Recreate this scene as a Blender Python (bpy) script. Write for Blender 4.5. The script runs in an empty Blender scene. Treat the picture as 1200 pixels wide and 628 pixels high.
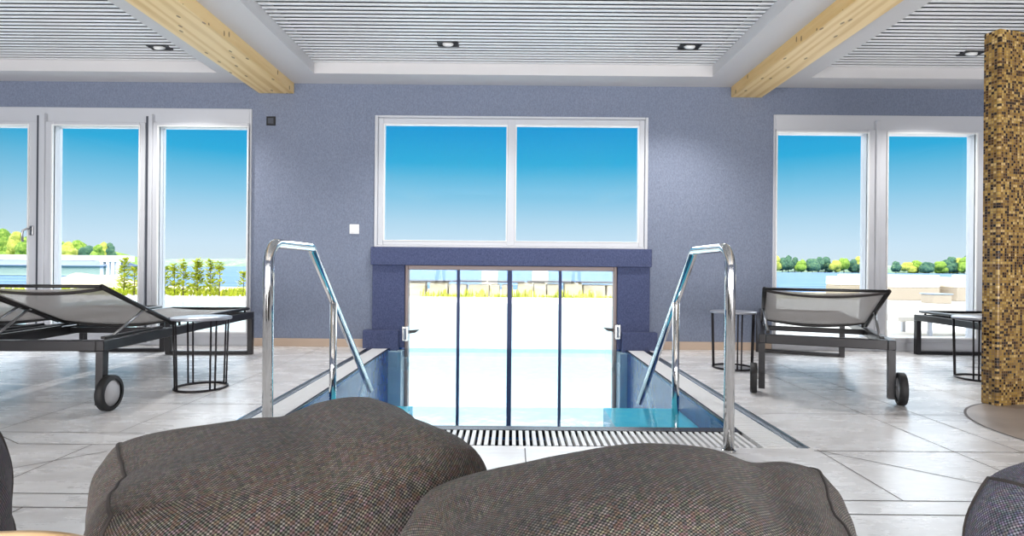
import bpy, bmesh, math, random
from mathutils import Vector, Matrix, noise
random.seed(7)
S = bpy.context.scene
COL = S.collection
PI = math.pi
F = 660.0            # focal length in pixels of a 1200 px wide frame
CAMZ = 0.75
D = 5.27             # distance to the window wall
ROLL = math.radians(0.5)

# ------------------------------------------------------------------ helpers
def lin(r, g, b, k=1.0):
    def f(c):
        c /= 255.0
        return (c/12.92 if c <= 0.04045 else ((c+0.055)/1.055)**2.4)*k
    return (f(r), f(g), f(b), 1.0)

def ray(x, y):
    dx, dy = x-600.0, y-314.0
    c, s = math.cos(ROLL), math.sin(ROLL)
    return (dx*c+dy*s)/F, (-dx*s+dy*c)/F        # right, down per unit depth
def at_depth(x, y, Y):
    u, v = ray(x, y)
    return Vector((u*Y, Y, CAMZ-v*Y))
def on_floor(x, y, h=0.0):
    u, v = ray(x, y)
    Y = (CAMZ-h)/v
    return Vector((u*Y, Y, h))

class MB:
    """collects shapes, builds ONE mesh object"""
    def __init__(self):
        self.v = []; self.f = []; self.smooth = []; self.mi = []; self.cur = 0
    def add(self, vs, fs, smooth=False):
        o = len(self.v)
        self.v += [Vector(p) for p in vs]
        for q in fs:
            self.f.append([i+o for i in q]); self.smooth.append(smooth); self.mi.append(self.cur)
    def box(self, x0, y0, z0, x1, y1, z1, M=None):
        vs = [(x, y, z) for z in (z0, z1) for y in (y0, y1) for x in (x0, x1)]
        if M: vs = [M @ Vector(p) for p in vs]
        self.add(vs, [(0,2,3,1),(4,5,7,6),(0,1,5,4),(2,6,7,3),(0,4,6,2),(1,3,7,5)])
    def bbox(self, x0, y0, z0, x1, y1, z1, b=0.004, M=None, seg=2):
        bm = bmesh.new(); bmesh.ops.create_cube(bm, size=1.0)
        for v in bm.verts:
            v.co = Vector(((x0+x1)/2+v.co.x*(x1-x0), (y0+y1)/2+v.co.y*(y1-y0), (z0+z1)/2+v.co.z*(z1-z0)))
        bmesh.ops.bevel(bm, geom=bm.edges[:], offset=b, segments=seg, profile=0.5, affect='EDGES')
        self.from_bm(bm, M, smooth=False)
    def from_bm(self, bm, M=None, smooth=True):
        bm.verts.index_update()
        vs = [(M @ v.co) if M else v.co.copy() for v in bm.verts]
        self.add(vs, [[v.index for v in f.verts] for f in bm.faces], smooth)
        bm.free()
    def tube(self, path, r, n=12, cap=True, closed=False, smooth=True):
        P = [Vector(p) for p in path]; m = len(P); rings = []
        t0 = (P[1]-P[0]).normalized()
        up = Vector((0,0,1)) if abs(t0.z) < 0.9 else Vector((1,0,0))
        nrm = (up - t0*up.dot(t0)).normalized()
        vs = []
        for i in range(m):
            if closed: t = (P[(i+1) % m]-P[i-1]).normalized()
            elif i == 0: t = t0
            elif i == m-1: t = (P[-1]-P[-2]).normalized()
            else: t = ((P[i+1]-P[i]).normalized()+(P[i]-P[i-1]).normalized()).normalized()
            nrm = (nrm - t*nrm.dot(t)).normalized(); bi = t.cross(nrm)
            rr = r[i] if isinstance(r, (list, tuple)) else r
            for k in range(n):
                a = 2*PI*k/n
                vs.append(P[i]+nrm*math.cos(a)*rr+bi*math.sin(a)*rr)
        fs = []
        for i in range(m if closed else m-1):
            j = (i+1) % m
            for k in range(n):
                l = (k+1) % n
                fs.append((i*n+k, i*n+l, j*n+l, j*n+k))
        self.add(vs, fs, smooth)
        if cap and not closed:
            o = len(self.v)-m*n
            self.f.append([o+k for k in range(n)][::-1]); self.smooth.append(False); self.mi.append(self.cur)
            self.f.append([o+(m-1)*n+k for k in range(n)]); self.smooth.append(False); self.mi.append(self.cur)
    def lathe(self, prof, n=32, M=None, smooth=True):
        """prof: list of (r,z) ; closed with fans where r==0"""
        vs = []
        for r, z in prof:
            for k in range(n):
                a = 2*PI*k/n
                p = Vector((r*math.cos(a), r*math.sin(a), z))
                vs.append(M @ p if M else p)
        fs = []
        for i in range(len(prof)-1):
            for k in range(n):
                l = (k+1) % n
                fs.append((i*n+k, i*n+l, (i+1)*n+l, (i+1)*n+k))
        self.add(vs, fs, smooth)
    def prism(self, poly, axis, a, b, smooth=False):
        """extrude 2-D polygon along axis 0/1/2 from a to b (poly in the other two coords, cyclic order)"""
        n = len(poly); vs = []
        for c in (a, b):
            for p in poly:
                if axis == 0: vs.append((c, p[0], p[1]))
                elif axis == 1: vs.append((p[0], c, p[1]))
                else: vs.append((p[0], p[1], c))
        fs = [tuple(range(n))[::-1], tuple(range(n, 2*n))]
        for i in range(n):
            j = (i+1) % n
            fs.append((i, j, n+j, n+i))
        self.add(vs, fs, smooth)
    def build(self, name, mat, parent=None, fixn=True):
        me = bpy.data.meshes.new(name)
        off = parent.get('_o') if parent else None
        o0 = Vector(off) if off is not None else Vector((0,0,0))
        bm = bmesh.new()
        bv = [bm.verts.new(p-o0) for p in self.v]
        uv = bm.loops.layers.uv.new('UVMap')
        for q, s, mi in zip(self.f, self.smooth, self.mi):
            try: f = bm.faces.new([bv[i] for i in q])
            except ValueError: continue
            f.smooth = s; f.material_index = mi
        if fixn: bmesh.ops.recalc_face_normals(bm, faces=bm.faces[:])
        for f in bm.faces:
            f.normal_update(); nx, ny, nz = [abs(c) for c in f.normal]
            for l in f.loops:
                c = l.vert.co
                if nz >= nx and nz >= ny: l[uv].uv = (c.x, c.y)
                elif nx >= ny: l[uv].uv = (c.y, c.z)
                else: l[uv].uv = (c.x, c.z)
        bm.to_mesh(me); bm.free()
        ob = bpy.data.objects.new(name, me); COL.objects.link(ob)
        for m in (mat if isinstance(mat, (list, tuple)) else [mat]): me.materials.append(m)
        if parent: ob.parent = parent
        return ob

def thing(name, label, cat, loc=(0,0,0), rotz=0.0, group=None):
    o = bpy.data.objects.new(name, None); COL.objects.link(o)
    o.location = loc; o.rotation_euler = (0,0,rotz); o.empty_display_size = 0.1
    o['label'] = label; o['category'] = cat
    if group: o['group'] = group
    return o
def wthing(name, label, cat, loc, group=None):
    """an Empty whose parts are given in world coordinates"""
    o = thing(name, label, cat, loc, 0.0, group); o['_o'] = list(loc); return o
def tag(o, label, cat, group=None, kind=None):
    o['label'] = label; o['category'] = cat
    if group: o['group'] = group
    if kind: o['kind'] = kind
    return o
def struct(mb, name, mat, parent=None, label=None):
    o = mb.build(name, mat, parent)
    if not parent:
        o['kind'] = 'structure'
        if label: o['label'] = label
    return o
def dup(root, loc, rotz, label, group=None):
    r = root.copy(); COL.objects.link(r); r.location = loc; r.rotation_euler = (0,0,rotz)
    r['label'] = label
    if group: r['group'] = group
    for ch in list(root.children):
        c = ch.copy(); COL.objects.link(c); c.parent = r
        for g in list(ch.children):
            d = g.copy(); COL.objects.link(d); d.parent = c
    return r

# ------------------------------------------------------------------ materials
class NT:
    def __init__(self, name):
        self.m = bpy.data.materials.new(name); self.m.use_nodes = True
        self.t = self.m.node_tree; self.t.nodes.clear()
        self.out = self.n('ShaderNodeOutputMaterial')
    def n(self, typ, **kw):
        nd = self.t.nodes.new(typ)
        for k, v in kw.items(): setattr(nd, k, v)
        return nd
    def l(self, a, b): self.t.links.new(a, b)
    def math(self, op, a, b=None, c=None):
        nd = self.n('ShaderNodeMath', operation=op)
        for i, x in enumerate((a, b, c)):
            if x is None: continue
            if isinstance(x, (int, float)): nd.inputs[i].default_value = x
            else: self.l(x, nd.inputs[i])
        return nd.outputs[0]
    def mix(self, fac, a, b, blend='MIX'):
        nd = self.n('ShaderNodeMix', data_type='RGBA', blend_type=blend)
        for s, x in ((nd.inputs[0], fac), (nd.inputs[6], a), (nd.inputs[7], b)):
            if isinstance(x, (int, float)): s.default_value = x
            elif isinstance(x, tuple): s.default_value = x
            else: self.l(x, s)
        return nd.outputs[2]
    def ramp(self, fac, stops, interp='LINEAR'):
        nd = self.n('ShaderNodeValToRGB'); cr = nd.color_ramp; cr.interpolation = interp
        while len(cr.elements) < len(stops): cr.elements.new(0.5)
        for e, (p, c) in zip(cr.elements, stops): e.position = p; e.color = c
        self.l(fac, nd.inputs[0]); return nd.outputs[0]
    def coord(self, kind='Object', scale=(1,1,1)):
        tc = self.n('ShaderNodeTexCoord'); mp = self.n('ShaderNodeMapping')
        mp.inputs['Scale'].default_value = scale
        self.l(tc.outputs[kind], mp.inputs[0]); return mp.outputs[0]
    def noise(self, vec, scale, detail=3, rough=0.5):
        nd = self.n('ShaderNodeTexNoise'); nd.inputs['Scale'].default_value = scale
        nd.inputs['Detail'].default_value = detail; nd.inputs['Roughness'].default_value = rough
        self.l(vec, nd.inputs['Vector']); return nd
    def bsdf(self, color, rough=0.5, metal=0.0, spec=0.5, sheen=0.0, bump=None, bs=0.3, bd=0.01):
        b = self.n('ShaderNodeBsdfPrincipled')
        for key, x in (('Base Color', color), ('Roughness', rough), ('Metallic', metal), ('Specular IOR Level', spec), ('Sheen Weight', sheen)):
            if isinstance(x, (int, float, tuple)): b.inputs[key].default_value = x
            else: self.l(x, b.inputs[key])
        if bump is not None:
            bn = self.n('ShaderNodeBump'); bn.inputs['Strength'].default_value = bs; bn.inputs['Distance'].default_value = bd
            self.l(bump, bn.inputs['Height']); self.l(bn.outputs[0], b.inputs['Normal'])
        return b
    def done(self, b): self.l(b.outputs[0], self.out.inputs[0]); return self.m

def simple(name, col, rough=0.5, metal=0.0, spec=0.5, var=0.06, vs=6.0):
    t = NT(name); v = t.coord('Object')
    nz = t.noise(v, vs, 4)
    c2 = tuple(min(1, c*(1-var*2)) for c in col[:3])+(1,)
    c = t.mix(nz.outputs[0], c2, col)
    return t.done(t.bsdf(c, rough, metal, spec))

def m_wall(name, ca, cb):
    t = NT(name); v = t.coord('Object')
    n1 = t.noise(v, 260, 2); n2 = t.noise(v, 2.0, 3)
    w = t.n('ShaderNodeTexNoise'); w.inputs['Scale'].default_value = 120
    mp = t.coord('Object', (1, 1, 0.5)); t.l(mp, w.inputs['Vector'])
    f = t.math('MULTIPLY_ADD', n1.outputs[0], 0.5, t.math('MULTIPLY', w.outputs[0], 0.5))
    c = t.ramp(f, [(0.36, ca), (0.64, cb)])
    c = t.mix(t.math('MULTIPLY', n2.outputs[0], 0.25), c, ca)
    return t.done(t.bsdf(c, 0.75, spec=0.25, bump=f, bs=0.25, bd=0.004))

M = {}
M['wall'] = m_wall('wallpaper', lin(108,117,136), lin(134,142,162))
M['wall_dark'] = m_wall('dark_plaster', lin(58,66,96), lin(90,98,134))
M['plaster'] = simple('white_plaster', lin(214,212,213), 0.7, var=0.02)
M['plenum'] = simple('dark_plenum', lin(24,30,38), 0.8)
M['slat'] = simple('slat_metal', lin(236,237,238), 0.35, 0.15, var=0.01)
M['frame'] = simple('window_frame_white', lin(198,200,206), 0.4, var=0.02)
M['gasket'] = simple('window_gasket', lin(70,74,84), 0.6)
M['sillsteel'] = simple('sill_metal', lin(120,128,140), 0.4, 0.4)
M['chrome'] = simple('chrome', lin(214,214,214), 0.09, 1.0, var=0.02)
M['steel'] = simple('brushed_steel', lin(170,170,172), 0.3, 1.0)
M['black'] = simple('black_plastic', lin(22,22,24), 0.4)
M['white'] = simple('white_plastic', lin(232,232,232), 0.4, var=0.01)
M['baseboard'] = simple('baseboard_tile', lin(186,164,146), 0.45)
M['lfr'] = simple('lounger_anthracite', lin(30,28,31), 0.34, 0.35, var=0.04)
M['tube'] = simple('lounger_black_tube', lin(30,28,28), 0.35, 0.3)
M['hub'] = simple('wheel_grey_hub', lin(200,198,200), 0.5, 0.1)
M['rubber'] = simple('rubber', lin(24,24,26), 0.6)
M['tabletop'] = simple('side_table_top', lin(150,152,160), 0.3, 0.4)
M['rod'] = simple('side_table_rod', lin(38,34,38), 0.4, 0.5)
M['terrace'] = simple('terrace_paving', lin(232,230,226), 0.7, var=0.03, vs=3)
M['stone'] = simple('pale_stone', lin(196,184,160), 0.8, var=0.12, vs=4)
M['coping'] = simple('dark_coping', lin(58,52,50), 0.7)
M['cushion'] = simple('white_outdoor_cushion', lin(234,224,208), 0.8, var=0.03)
M['wicker'] = simple('greige_wicker', lin(160,148,132), 0.8, var=0.12, vs=40)
M['bhroof'] = simple('boathouse_roof', lin(132,146,166), 0.6, var=0.06)
M['bhwhite'] = simple('boathouse_white', lin(226,228,226), 0.6)
M['bhwall'] = simple('boathouse_wall', lin(176,196,176), 0.7)
M['bark'] = simple('bark', lin(92,78,58), 0.9)
M['green'] = simple('green_plastic', lin(20,150,110), 0.4)
M['gateframe'] = simple('gate_frame', lin(150,134,130), 0.5, 0.2)

def m_pooltile(name, ca, cb, size):
    t = NT(name); tc = t.n('ShaderNodeTexCoord')
    sc = t.n('ShaderNodeVectorMath', operation='SCALE'); sc.inputs['Scale'].default_value = 1/size
    t.l(tc.outputs['UV'], sc.inputs[0])
    fl = t.n('ShaderNodeVectorMath', operation='FLOOR'); t.l(sc.outputs[0], fl.inputs[0])
    wn = t.n('ShaderNodeTexWhiteNoise', noise_dimensions='2D'); t.l(fl.outputs[0], wn.inputs['Vector'])
    c = t.mix(wn.outputs['Value'], ca, cb)
    return t.done(t.bsdf(c, 0.25))
M['pooltile'] = m_pooltile('pool_tile_blue', lin(0,66,138), lin(0,76,152), 0.05)
M['steptile'] = m_pooltile('pool_tile_aqua', lin(70,226,250), lin(96,234,252), 0.05)
M['outtile'] = m_pooltile('outdoor_pool_tile', lin(232,240,244), lin(242,247,248), 0.1)
M['blackedge'] = simple('pool_edge_black', lin(22,26,40), 0.25)

def m_floor(name, ca, cb, cc, rough=0.3):
    t = NT(name); v = t.coord('Object')
    n1 = t.noise(v, 1.1, 5, 0.6); n2 = t.noise(t.coord('Object', (1.0, 3.0, 1)), 2.4, 6, 0.65); n3 = t.noise(v, 60, 3)
    f = t.math('ADD', t.math('MULTIPLY', n1.outputs[0], 0.45), t.math('MULTIPLY', n2.outputs[0], 0.55))
    c = t.ramp(f, [(0.34, ca), (0.5, cb), (0.66, cc)])
    c = t.mix(t.math('MULTIPLY', n3.outputs[0], 0.12), c, ca)
    r = t.math('MULTIPLY_ADD', n2.outputs[0], 0.14, rough-0.05)
    return t.done(t.bsdf(c, r, spec=0.5, bump=n1.outputs[0], bs=0.08, bd=0.01))
M['floor'] = m_floor('floor_tile', lin(198,195,194), lin(222,220,220), lin(238,238,240), 0.25)
M['floor_round'] = m_floor('shower_floor', lin(140,128,122), lin(158,146,138), lin(178,166,158), 0.35)
M['grout'] = simple('grout', lin(96,90,90), 0.8)

def m_wood(name, ca, cb, knot=True, scale=(6, 0.5, 6)):
    t = NT(name); v = t.coord('Object', scale)
    n1 = t.noise(v, 3.0, 5, 0.6)
    w = t.n('ShaderNodeTexWave', wave_type='BANDS', bands_direction='X'); w.inputs['Scale'].default_value = 0.7
    w.inputs['Distortion'].default_value = 9; w.inputs['Detail'].default_value = 3; t.l(v, w.inputs['Vector'])
    f = t.math('ADD', t.math('MULTIPLY', n1.outputs[0], 0.6), t.math('MULTIPLY', w.outputs[1], 0.4))
    c = t.ramp(f, [(0.15, ca), (0.6, cb)])
    if knot:
        vo = t.n('ShaderNodeTexVoronoi', voronoi_dimensions='2D'); vo.inputs['Scale'].default_value = 1.0; vo.inputs['Randomness'].default_value = 1
        t.l(t.coord('UV', (7.0, 3.2, 1)), vo.inputs['Vector'])
        k = t.math('LESS_THAN', vo.outputs['Distance'], 0.065)
        c = t.mix(t.math('MULTIPLY', k, 0.75), c, lin(92,54,28))
    return t.done(t.bsdf(c, 0.5, spec=0.3))
M['beam'] = m_wood('pine_beam', lin(216,176,112), lin(242,212,156))
M['birch'] = m_wood('birch_wood', lin(196,160,116), lin(224,192,150), False, (4, 4, 4))

def m_mosaic():
    t = NT('gold_mosaic'); tc = t.n('ShaderNodeTexCoord'); size = 0.0150
    sc = t.n('ShaderNodeVectorMath', operation='SCALE'); sc.inputs['Scale'].default_value = 1/size
    t.l(tc.outputs['UV'], sc.inputs[0])
    fl = t.n('ShaderNodeVectorMath', operation='FLOOR'); t.l(sc.outputs[0], fl.inputs[0])
    fr = t.n('ShaderNodeVectorMath', operation='FRACTION'); t.l(sc.outputs[0], fr.inputs[0])
    wn = t.n('ShaderNodeTexWhiteNoise', noise_dimensions='2D'); t.l(fl.outputs[0], wn.inputs['Vector'])
    c = t.ramp(wn.outputs['Value'], [(0.0, lin(38,26,16)), (0.16, lin(78,54,28)), (0.32, lin(128,98,46)), (0.5, lin(156,124,60)),
                                     (0.68, lin(176,146,82)), (0.84, lin(138,108,60)), (0.94, lin(200,170,112))], 'CONSTANT')
    sp = t.n('ShaderNodeSeparateXYZ'); t.l(fr.outputs[0], sp.inputs[0])
    def edge(s):
        return t.math('GREATER_THAN', t.math('ABSOLUTE', t.math('SUBTRACT', s, 0.5)), 0.43)
    e = t.math('MAXIMUM', edge(sp.outputs[0]), edge(sp.outputs[1]))
    c = t.mix(e, c, lin(112,90,62))
    r = t.math('MULTIPLY_ADD', e, 0.5, 0.16)
    return t.done(t.bsdf(c, r, 0.0, 0.6, bump=t.math('SUBTRACT', 1.0, e), bs=0.4, bd=0.002))
M['mosaic'] = m_mosaic()

def m_sling(name, ca, cb, trans):
    t = NT(name); tc = t.n('ShaderNodeTexCoord'); v = tc.outputs['UV']
    mp = t.n('ShaderNodeMapping'); mp.inputs['Scale'].default_value = (420, 420, 420); t.l(v, mp.inputs[0])
    ck = t.n('ShaderNodeTexChecker'); ck.inputs['Scale'].default_value = 1.0; t.l(mp.outputs[0], ck.inputs['Vector'])
    nz = t.noise(t.coord('UV', (200, 8, 1)), 1.0, 3)
    c = t.mix(ck.outputs['Fac'], ca, cb); c = t.mix(t.math('MULTIPLY', nz.outputs[0], 0.4), c, cb)
    b = t.bsdf(c, 0.7, spec=0.2)
    tl = t.n('ShaderNodeBsdfTranslucent'); t.l(c, tl.inputs[0])
    m1 = t.n('ShaderNodeMixShader'); m1.inputs[0].default_value = 0.25; t.l(b.outputs[0], m1.inputs[1]); t.l(tl.outputs[0], m1.inputs[2])
    tr = t.n('ShaderNodeBsdfTransparent')
    m2 = t.n('ShaderNodeMixShader'); m2.inputs[0].default_value = trans; t.l(m1.outputs[0], m2.inputs[1]); t.l(tr.outputs[0], m2.inputs[2])
    return t.done(m2)
M['sling'] = m_sling('mesh_sling', lin(138,135,134), lin(186,182,180), 0.30)
M['hem'] = m_sling('mesh_hem', lin(52,48,48), lin(70,66,66), 0.03)

def m_fabric(name, dark, light, warm):
    t = NT(name); tc = t.n('ShaderNodeTexCoord'); uv = tc.outputs['UV']
    nzv = t.noise(t.coord('UV', (30, 30, 30)), 1.0, 2)
    wob = t.n('ShaderNodeVectorMath', operation='SCALE'); wob.inputs['Scale'].default_value = 0.0016
    t.l(nzv.outputs['Color'], wob.inputs[0])
    ad = t.n('ShaderNodeVectorMath', operation='ADD'); t.l(uv, ad.inputs[0]); t.l(wob.outputs[0], ad.inputs[1])
    sc = t.n('ShaderNodeVectorMath', operation='SCALE'); sc.inputs['Scale'].default_value = 1/0.0068; t.l(ad.outputs[0], sc.inputs[0])
    sp = t.n('ShaderNodeSeparateXYZ'); t.l(sc.outputs[0], sp.inputs[0])
    su = t.math('SINE', t.math('MULTIPLY', sp.outputs[0], 2*PI)); sv = t.math('SINE', t.math('MULTIPLY', sp.outputs[1], 2*PI))
    wv = t.math('MULTIPLY_ADD', t.math('MULTIPLY', su, sv), 0.5, 0.5)
    ax = t.math('ABSOLUTE', su); av = t.math('ABSOLUTE', sv)
    fl = t.n('ShaderNodeVectorMath', operation='FLOOR'); t.l(sc.outputs[0], fl.inputs[0])
    wn = t.n('ShaderNodeTexWhiteNoise', noise_dimensions='2D'); t.l(fl.outputs[0], wn.inputs['Vector'])
    str_ = t.noise(t.coord('UV', (190, 9, 1)), 1.0, 3)
    f = t.math('MULTIPLY', t.math('POWER', wv, 1.6), t.math('MULTIPLY_ADD', wn.outputs['Value'], 0.7, 0.45))
    f = t.math('MULTIPLY', f, t.math('MULTIPLY_ADD', str_.outputs[0], 1.2, 0.4))
    c = t.ramp(f, [(0.05, dark), (0.8, light)])
    c = t.mix(t.math('MULTIPLY', t.math('GREATER_THAN', wn.outputs['Value'], 0.72), 0.55), c, warm, 'MIX')
    hs = t.n('ShaderNodeMix', data_type='RGBA', blend_type='OVERLAY'); hs.inputs[0].default_value = 0.16
    t.l(c, hs.inputs[6]); t.l(wn.outputs['Color'], hs.inputs[7])
    return t.done(t.bsdf(hs.outputs[2], 0.75, spec=0.3, sheen=0.12, bump=wv, bs=0.5, bd=0.003))
M['bag'] = m_fabric('beanbag_weave', lin(18,15,14), lin(150,140,132), lin(58,40,30))
M['bag_blue'] = m_fabric('beanbag_weave_blue', lin(44,44,56), lin(168,166,182), lin(70,66,84))
M['bag_dark'] = m_fabric('beanbag_weave_dark', lin(34,30,34), lin(110,100,108), lin(60,46,52))
M['piping'] = simple('beanbag_piping', lin(72,66,64), 0.8)

def m_leaf(name, ca, cb, cc, sc=3.0):
    t = NT(name); v = t.coord('Object'); n1 = t.noise(v, sc, 5, 0.7)
    c = t.ramp(n1.outputs[0], [(0.3, ca), (0.5, cb), (0.68, cc)])
    b = t.bsdf(c, 0.7, spec=0.2, bump=n1.outputs[0], bs=0.8, bd=0.4)
    tl = t.n('ShaderNodeBsdfTranslucent'); t.l(c, tl.inputs[0])
    m = t.n('ShaderNodeMixShader'); m.inputs[0].default_value = 0.2; t.l(b.outputs[0], m.inputs[1]); t.l(tl.outputs[0], m.inputs[2])
    return t.done(m)
M['leaf'] = m_leaf('leaf_green', lin(70,110,44), lin(130,164,62), lin(190,204,96), 1.1)
M['leaf_dark'] = m_leaf('leaf_blue_green', lin(48,82,74), lin(72,110,90), lin(120,150,104), 0.4)
M['leaf_yellow'] = m_leaf('leaf_yellow', lin(140,156,62), lin(190,194,84), lin(220,216,124), 1.1)
M['leaf_plant'] = m_leaf('plant_leaf', lin(130,160,34), lin(196,206,50), lin(232,224,90), 9)
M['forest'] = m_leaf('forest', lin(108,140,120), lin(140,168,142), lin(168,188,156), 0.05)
M['lawn'] = m_leaf('lawn_grass', lin(200,196,150), lin(222,216,184), lin(234,228,206), 0.8)

def m_water(name, tint, gloss_col, minr, bumps, rough=0.0, boost=1.0):
    t = NT(name)
    tcx = t.n('ShaderNodeTexCoord')
    h = None
    for (scale, amp, mp) in bumps:
        m = t.n('ShaderNodeMapping'); m.inputs['Scale'].default_value = mp; t.l(tcx.outputs['Object'], m.inputs[0])
        nz = t.noise(m.outputs[0], scale, 2, 0.45)
        x = t.math('MULTIPLY', nz.outputs[0], amp)
        h = x if h is None else t.math('ADD', h, x)
    bn = t.n('ShaderNodeBump'); bn.inputs['Strength'].default_value = 1.0; bn.inputs['Distance'].default_value = 1.0
    t.l(h, bn.inputs['Height'])
    g = t.n('ShaderNodeBsdfGlossy'); g.inputs['Color'].default_value = gloss_col; g.inputs['Roughness'].default_value = rough
    t.l(bn.outputs[0], g.inputs['Normal'])
    tr = t.n('ShaderNodeBsdfTransparent'); tr.inputs[0].default_value = tint
    fr = t.n('ShaderNodeFresnel'); fr.inputs['IOR'].default_value = 1.33; t.l(bn.outputs[0], fr.inputs['Normal'])
    f = t.math('MINIMUM', t.math('MAXIMUM', t.math('MULTIPLY', fr.outputs[0], boost), minr), 1.0)
    mx = t.n('ShaderNodeMixShader'); t.l(f, mx.inputs[0]); t.l(tr.outputs[0], mx.inputs[1]); t.l(g.outputs[0], mx.inputs[2])
    return t.done(mx)
M['water'] = m_water('pool_water', (0.82, 0.94, 0.985, 1), (1, 1, 1, 1), 0.06, [(5.0, 0.0020, (1, 0.6, 1)), (16.0, 0.0006, (1, 0.7, 1))], boost=0.9)
M['water_out'] = m_water('outdoor_pool_water', (0.9, 0.97, 0.99, 1), (1, 1, 1, 1), 0.05, [(3.0, 0.009, (1, 0.8, 1)), (11.0, 0.002, (1, 0.8, 1))], boost=0.6)
def m_lake():
    t = NT('lake_water'); v = t.coord('Object', (0.25, 1, 1))
    n1 = t.noise(v, 0.25, 5, 0.6)
    c = t.ramp(n1.outputs[0], [(0.35, lin(36,84,134)), (0.55, lin(56,104,150)), (0.7, lin(92,132,166))])
    return t.done(t.bsdf(c, 0.5, spec=0.08, bump=n1.outputs[0], bs=1.0, bd=0.6))
M['lake'] = m_lake()
def m_glass(name, tint, refl):
    t = NT(name)
    tr = t.n('ShaderNodeBsdfTransparent'); tr.inputs[0].default_value = tint
    g = t.n('ShaderNodeBsdfGlossy'); g.inputs['Roughness'].default_value = 0.0
    lw = t.n('ShaderNodeFresnel'); lw.inputs['IOR'].default_value = 1.45
    mx = t.n('ShaderNodeMixShader'); t.l(t.math('MULTIPLY', lw.outputs[0], refl), mx.inputs[0]); t.l(tr.outputs[0], mx.inputs[1]); t.l(g.outputs[0], mx.inputs[2])
    return t.done(mx)
M['glass'] = m_glass('pane_glass', (0.97, 0.985, 0.99, 1), 0.22)
def m_lamp():
    t = NT('lamp_lens'); e = t.n('ShaderNodeEmission'); e.inputs[0].default_value = (1, 0.95, 0.88, 1); e.inputs[1].default_value = 1.2
    return t.done(e)
M['lamp'] = m_lamp()

# ------------------------------------------------------------------ world, camera, view
w = bpy.data.worlds.new('World'); S.world = w; w.use_nodes = True
nt = w.node_tree; nt.nodes.clear()
def wn(t, **k):
    n = nt.nodes.new(t)
    for a, b in k.items(): setattr(n, a, b)
    return n
out = wn('ShaderNodeOutputWorld'); bg = wn('ShaderNodeBackground'); tc = wn('ShaderNodeTexCoord')
nm = wn('ShaderNodeVectorMath', operation='NORMALIZE'); sep = wn('ShaderNodeSeparateXYZ')
nt.links.new(tc.outputs['Generated'], nm.inputs[0]); nt.links.new(nm.outputs[0], sep.inputs[0])
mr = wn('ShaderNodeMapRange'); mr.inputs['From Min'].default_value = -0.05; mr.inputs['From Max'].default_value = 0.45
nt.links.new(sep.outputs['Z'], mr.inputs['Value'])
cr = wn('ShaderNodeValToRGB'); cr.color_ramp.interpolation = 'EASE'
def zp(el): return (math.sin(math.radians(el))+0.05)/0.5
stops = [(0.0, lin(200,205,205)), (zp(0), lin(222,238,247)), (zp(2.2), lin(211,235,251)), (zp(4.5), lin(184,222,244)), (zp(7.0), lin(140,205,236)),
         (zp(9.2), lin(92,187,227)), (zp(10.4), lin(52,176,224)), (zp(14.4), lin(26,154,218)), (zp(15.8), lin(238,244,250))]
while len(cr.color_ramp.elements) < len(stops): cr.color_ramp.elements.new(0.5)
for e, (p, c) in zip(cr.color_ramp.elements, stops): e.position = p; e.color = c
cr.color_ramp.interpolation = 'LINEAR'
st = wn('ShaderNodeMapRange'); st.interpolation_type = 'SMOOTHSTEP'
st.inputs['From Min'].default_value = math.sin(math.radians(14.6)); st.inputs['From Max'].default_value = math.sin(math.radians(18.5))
st.inputs['To Min'].default_value = 1.0; st.inputs['To Max'].default_value = 9.0  # added bright sky band above the window view, whitens pool reflections
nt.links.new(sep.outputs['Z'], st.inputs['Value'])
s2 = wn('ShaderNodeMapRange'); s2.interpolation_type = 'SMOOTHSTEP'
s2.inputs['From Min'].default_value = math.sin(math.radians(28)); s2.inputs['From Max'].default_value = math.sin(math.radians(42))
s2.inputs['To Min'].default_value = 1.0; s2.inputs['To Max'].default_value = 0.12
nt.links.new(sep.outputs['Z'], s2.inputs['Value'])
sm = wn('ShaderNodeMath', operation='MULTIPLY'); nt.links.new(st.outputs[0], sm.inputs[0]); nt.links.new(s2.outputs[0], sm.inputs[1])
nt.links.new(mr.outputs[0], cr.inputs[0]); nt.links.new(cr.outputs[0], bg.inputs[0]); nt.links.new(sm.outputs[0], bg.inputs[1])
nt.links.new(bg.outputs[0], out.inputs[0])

cam = bpy.data.cameras.new('camera'); co = bpy.data.objects.new('camera', cam); COL.objects.link(co)
cam.sensor_width = 36; cam.lens = 36*F/1200; cam.clip_start = 0.02; cam.clip_end = 4000
co.location = (0, 0, CAMZ)
co.rotation_euler = (Matrix.Rotation(PI/2, 3, 'X') @ Matrix.Rotation(ROLL, 3, 'Z')).to_euler()
S.camera = co
vs = S.view_settings; vs.view_transform = 'Standard'; vs.look = 'None'; vs.gamma = 1; vs.use_curve_mapping = False; vs.exposure = 0.0

sun = bpy.data.lights.new('sun', 'SUN'); sun.energy = 4.0; sun.angle = math.radians(1); sun.color = (1, 0.95, 0.86)
so = bpy.data.objects.new('sun', sun); COL.objects.link(so)
so.rotation_euler = Vector((0.35, 0.62, -1.15)).to_track_quat('-Z', 'Y').to_euler()
def area(name, loc, target, sx, sy, power, col=(1,1,1)):
    L = bpy.data.lights.new(name, 'AREA'); L.shape = 'RECTANGLE'; L.size = sx; L.size_y = sy; L.energy = power; L.color = col
    o = bpy.data.objects.new(name, L); COL.objects.link(o); o.location = loc
    o.rotation_euler = (Vector(target)-Vector(loc)).to_track_quat('-Z', 'Y').to_euler(); return o
area('fill_light_back', (0, -3.2, 0.62), (0, 4.4, 2.6), 11.0, 1.1, 600, (1, 0.985, 0.97))  # added fill light behind the camera, no fixture there; brightens room and ceiling

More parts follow.
